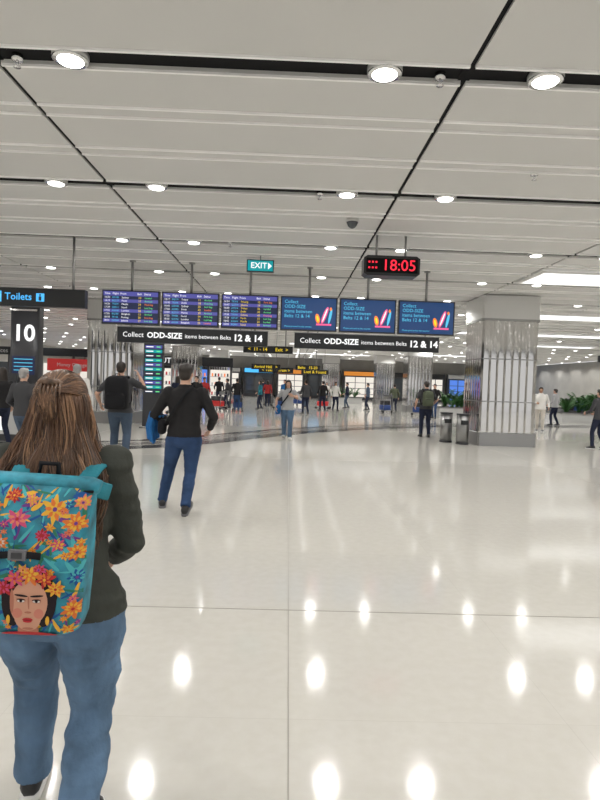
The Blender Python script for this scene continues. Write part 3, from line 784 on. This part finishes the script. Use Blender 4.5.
fb(-.005,-.037,.008,.0035,.2,F_lip,12,12); fb(.005,-.037,.008,.0035,-.2,F_lip,12,12); fb(0,-.042,.011,.004,0,F_lip,12,12); fb(0,-.0392,.012,.0008,0,F_hr,12.6,10)
for (dx,dz,r,a,b_) in ((-.062,.044,.026,F_rd,F_pk),(-.036,.068,.028,F_pk,F_or),(.0,.078,.030,F_or,F_yl),(.036,.068,.028,F_rd,F_or),(.064,.044,.026,F_yl,F_or),(-.018,.09,.018,F_yl,F_co),(.02,.092,.018,F_pk,F_rd)): flower(fx+dx*sc,fz+dz*sc,r*sc,a,b_,13)
bk.loft([((-bw*1.02,-.0,bz1-.005),.03,.02),((-bw*.9,0,bz1),.038,.024),((bw*.9,0,bz1+.0),.038,.024),((bw*1.06,0,bz1-.005),.03,.02)],F_turq,16,ref=(0,1,0))
bk.tube([(-bw,-.034,bz1-.012),(0,-.036,bz1-.014),(bw,-.034,bz1-.012)],.004,C_pack)
bk.ribbon([tuple(surf(x,.026+.006*math.cos(x*20),16)) for x in np.linspace(-.153,.045,12)],.02,.004,C_pack,side=(0,0,1))
p=surf(-.015,.032,20); bk.box(tuple(p),(.046,.012,.028),S_grey); bk.box((p.x,p.y-.006,p.z),(.028,.006,.016),M_dark)
for sx in(-1,1):
    bk.ribbon([(sx*.13,-.02,.205),(sx*.155,.02,.20),(sx*.18,.06,.185)],.05,.010,C_teal,side=(0,0,1))
    bk.ribbon([(sx*.09,.05,.16),(sx*.10,.10,.215),(sx*.108,.16,.24),(sx*.112,.25,.245),(sx*.115,.34,.165),(sx*.12,.385,.03)],.055,.016,C_teal)
bk.tube([(-.03,.06,.21),(-.025,.06,.26),(.025,.06,.26),(.03,.06,.21)],.008,C_pack)
bk.obj('floral_print_backpack',Matrix.Translation((hx+.040,hy-.262,1.045))@Matrix.Rotation(R(4),4,'Z')@Matrix.Rotation(R(3),4,'Y'))

# ---- man in black sweater
M2,r2,_=person('man_in_black_sweater',(-1.2,6.75,0),R(3),1.8,C_black,C_jean2,Hdark,shoem=S_black,solem=S_grey,
    Lf=(-.27,.27,0),Rf=(.05,-.16,.02),Lw=(-.22,.22,1.08),Rw=(.27,.16,1.0),Rpole=(.8,-1,-.4),Lpole=(-1,-1,-.3),hem=.93,vox=.011,drop=.048,hair='short',armr=1.12,legr=1.1,fold=.007,fp=(-5,-22),hyaw=R(-12),wide=1.05)
mb=MB()
mb.ribbon([(.09,-.09,1.46),(.02,-.145,1.36),(-.08,-.155,1.22),(-.16,-.14,1.08),(-.20,-.05,1.0)],.035,.008,C_pack)
mb.ribbon([(.09,-.09,1.46),(.10,0,1.495),(.07,.10,1.43),(0,.15,1.3),(-.12,.15,1.12),(-.2,.03,1.0)],.035,.008,C_pack)
mb.loft([((-.245,-.10,.97),.02,.04),((-.25,-.05,.98),.045,.085),((-.25,.06,.98),.045,.085),((-.245,.11,.97),.02,.04)],C_pack,16,ref=(1,0,0),n=3)
mb.obj('crossbody_bag',M2)
mb=MB(); t=MB()
for k in range(9):
    a=k/8; x=-.32-.03*math.sin(k*2.1); y=.0+.24*a
    t.loft([((x+.05,y,1.09),.02,.03),((x-.03,y,1.13),.035,.04),((x-.07,y+.01*math.sin(k*3),.98),.028,.034),((x-.05+.015*math.cos(k*2.3),y,.80+.03*math.sin(k*1.7)),.018,.026)],C_blue,10)
co,fs=fuse(t,.009,3); mb.add(co,fs,C_blue,True); mb.obj('draped_blue_jacket',M2)

M3,_,_=person('man_with_backpack',(-3.1,10.7,0),R(4),1.86,C_grey,C_jean3,Hdark,shoem=S_black,solem=S_white,Lf=(-.13,.12,0),Rf=(.12,-.10,.02),
    Lw=(-.36,.10,1.0),Rw=(.26,.28,1.52),Rpole=(.7,0,-1),Lpole=(-.8,-1,0),long=False,vox=.014,drop=.01,hair='short',wide=1.08,legr=1.15,fp=(0,-15))
backpack('black_travel_backpack',M3,C_pack,C_pack,w=.20,d=.14,z0=.93,z1=1.50,y=-.28)

M4,_,_=person('woman_in_grey_tee',(.0,15.9,0),R(180),1.66,C_lt,C_jean,Hdark,shoem=S_white,solem=S_white,Lf=(-.08,.18,0),Rf=(.09,-.16,.02),
    Lw=(-.14,.16,1.30),Rw=(.33,.10,.93),Lpole=(-1,0,-.8),Rpole=(1,-.8,0),long=False,vox=.014,drop=.02,hair='long',wide=.95,legr=1.2,fp=(0,-15),skin=M_skin)
mb=MB()
mb.ribbon([(-.10,0,1.49),(-.08,.11,1.42),(.02,.145,1.25),(.14,.13,1.08),(.2,.05,.98)],.04,.008,C_pack)
mb.ribbon([(-.10,0,1.49),(-.06,-.11,1.42),(.04,-.14,1.25),(.15,-.12,1.08),(.2,.0,.98)],.04,.008,C_pack)
mb.loft([((.27,.02,.74),.05,.10),((.28,.02,.78),.075,.15),((.27,.02,.95),.075,.15),((.26,.02,1.0),.04,.10)],C_blue,20,n=3.5)
mb.obj('blue_shoulder_bag',M4)
M5,_,_=person('man_in_dark_clothes',(4.35,18.0,0),R(0),1.76,C_grey,C_nav,Hdark,shoem=S_black,solem=S_black,Lf=(-.12,.06,0),Rf=(.10,-.05,0),Lw=(-.30,.16,.95),Rw=(.26,.2,1.02),vox=.015,hair='short',long=False,wide=1.05,legr=1.1)
backpack('khaki_backpack',M5,C_khaki,C_pack,w=.165,d=.11,z0=.98,z1=1.45,y=-.235)
person('man_in_white',(9.75,22,0),R(160),1.72,C_wht,C_beige,Hdark,skin=M_skin2,shoem=S_grey,solem=S_white,Lf=(-.1,.08,0),Rf=(.1,-.06,0),Lw=(-.3,.1,.95),Rw=(.15,.25,1.12),vox=.016,wide=1.12)
person('person_in_dark_top',(8.62,15.7,0),R(20),1.68,C_grey,C_nav,Hdark,shoem=S_black,solem=S_white,Lf=(-.1,.12,0),Rf=(.1,-.12,.02),Lw=(-.2,.3,1.05),Rw=(.2,.3,1.05),drop=.01,vox=.016)
def extra(nm,x,y,yaw,h,top,bot,hair='short',hm=Hdark,w=1.0,skin=M_skin,long=True,walk=.12):
    person(nm,(x,y,0),R(yaw),h,top,bot,hm,skin=skin,shoem=S_black,solem=S_grey,Lf=(-.1,walk,0),Rf=(.1,-walk,.01),Lw=(-.25,.2,1.0),Rw=(.28,.05,.9),vox=.02,hair=hair,wide=w,long=long,drop=.01)
extra('man_with_grey_hair',-4.45,12.2,10,1.82,C_wht,C_nav,hm=Hgrey)
extra('traveller_in_black',-6.0,12.2,60,1.7,C_black,C_nav,'long')
extra('traveller_in_grey',-4.65,10.2,-10,1.68,C_grey,C_jean3,'short',Hgrey)
extra('traveller_in_dark_jacket',2.0,33,20,1.75,C_black,C_nav)
extra('traveller_in_white_shirt',2.75,33.4,200,1.72,C_wht,C_nav,skin=M_skin2)
extra('traveller_in_navy',3.9,38,90,1.7,C_nav,C_jean3)
extra('traveller_pushing_trolley',-2.6,29.3,0,1.72,C_black,C_jean2)
extra('traveller_in_red',-1.3,36.3,0,1.68,C_red,C_nav,'long')
extra('traveller_by_totem',-3.5,22,170,1.72,C_black,C_nav)
extra('traveller_by_column',-4.6,24,30,1.7,C_nav,C_jean3,'long')
extra('traveller_in_khaki',6.4,34.5,0,1.7,C_khaki,C_nav)
extra('traveller_near_planter',7.3,28.5,150,1.75,C_black,C_jean2)
extra('traveller_at_kiosk',-7.0,24.0,0,1.75,C_wht,C_nav)
extra('traveller_far_right',12.2,26,40,1.7,C_lt,C_nav)
extra('traveller_with_cart',-3.4,32.2,80,1.7,C_grey,C_nav)
extra('traveller_in_blue',-.2,32.6,150,1.74,C_blue,C_nav)
extra('traveller_in_grey_shirt',1.1,37.5,-60,1.7,C_lt,C_jean3,'long')
extra('traveller_in_dark_coat',-4.3,35.8,10,1.78,C_black,C_nav)
extra('traveller_in_denim',5.0,36.0,100,1.7,C_jean3,C_nav)
extra('traveller_waiting',-1.9,43,0,1.75,C_nav,C_nav)
extra('traveller_in_pale_top',3.0,45,180,1.7,C_wht,C_jean3,'long')
extra('traveller_near_exit',10.9,35,30,1.75,C_black,C_nav)
extra('traveller_in_crimson',-4.1,28.2,200,1.7,C_red,C_nav)
extra('traveller_in_charcoal',.9,29.0,20,1.74,C_grey,C_nav)
extra('traveller_in_teal',-1.6,33.0,100,1.66,C_teal,C_nav,'long')

# ================================================================== LIGHT + CAMERA
w=bpy.data.worlds.new('World'); scene.world=w; w.use_nodes=True
w.node_tree.nodes['Background'].inputs[0].default_value=(1,.995,.985,1); w.node_tree.nodes['Background'].inputs[1].default_value=.78

cam=bpy.data.cameras.new('Camera'); co_=bpy.data.objects.new('Camera',cam); scene.collection.objects.link(co_)
cam.sensor_fit='VERTICAL'; cam.sensor_height=36; cam.lens=36*575/800
yaw,pitch,roll=R(1.2),R(1.69),R(1.9)
Rm=Matrix.Rotation(-yaw,4,'Z')@Matrix.Rotation(R(90)-pitch,4,'X')@Matrix.Rotation(roll,4,'Z')
co_.matrix_world=Matrix.Translation((0,0,1.57))@Rm
cam.clip_start=.05; cam.clip_end=200
scene.camera=co_
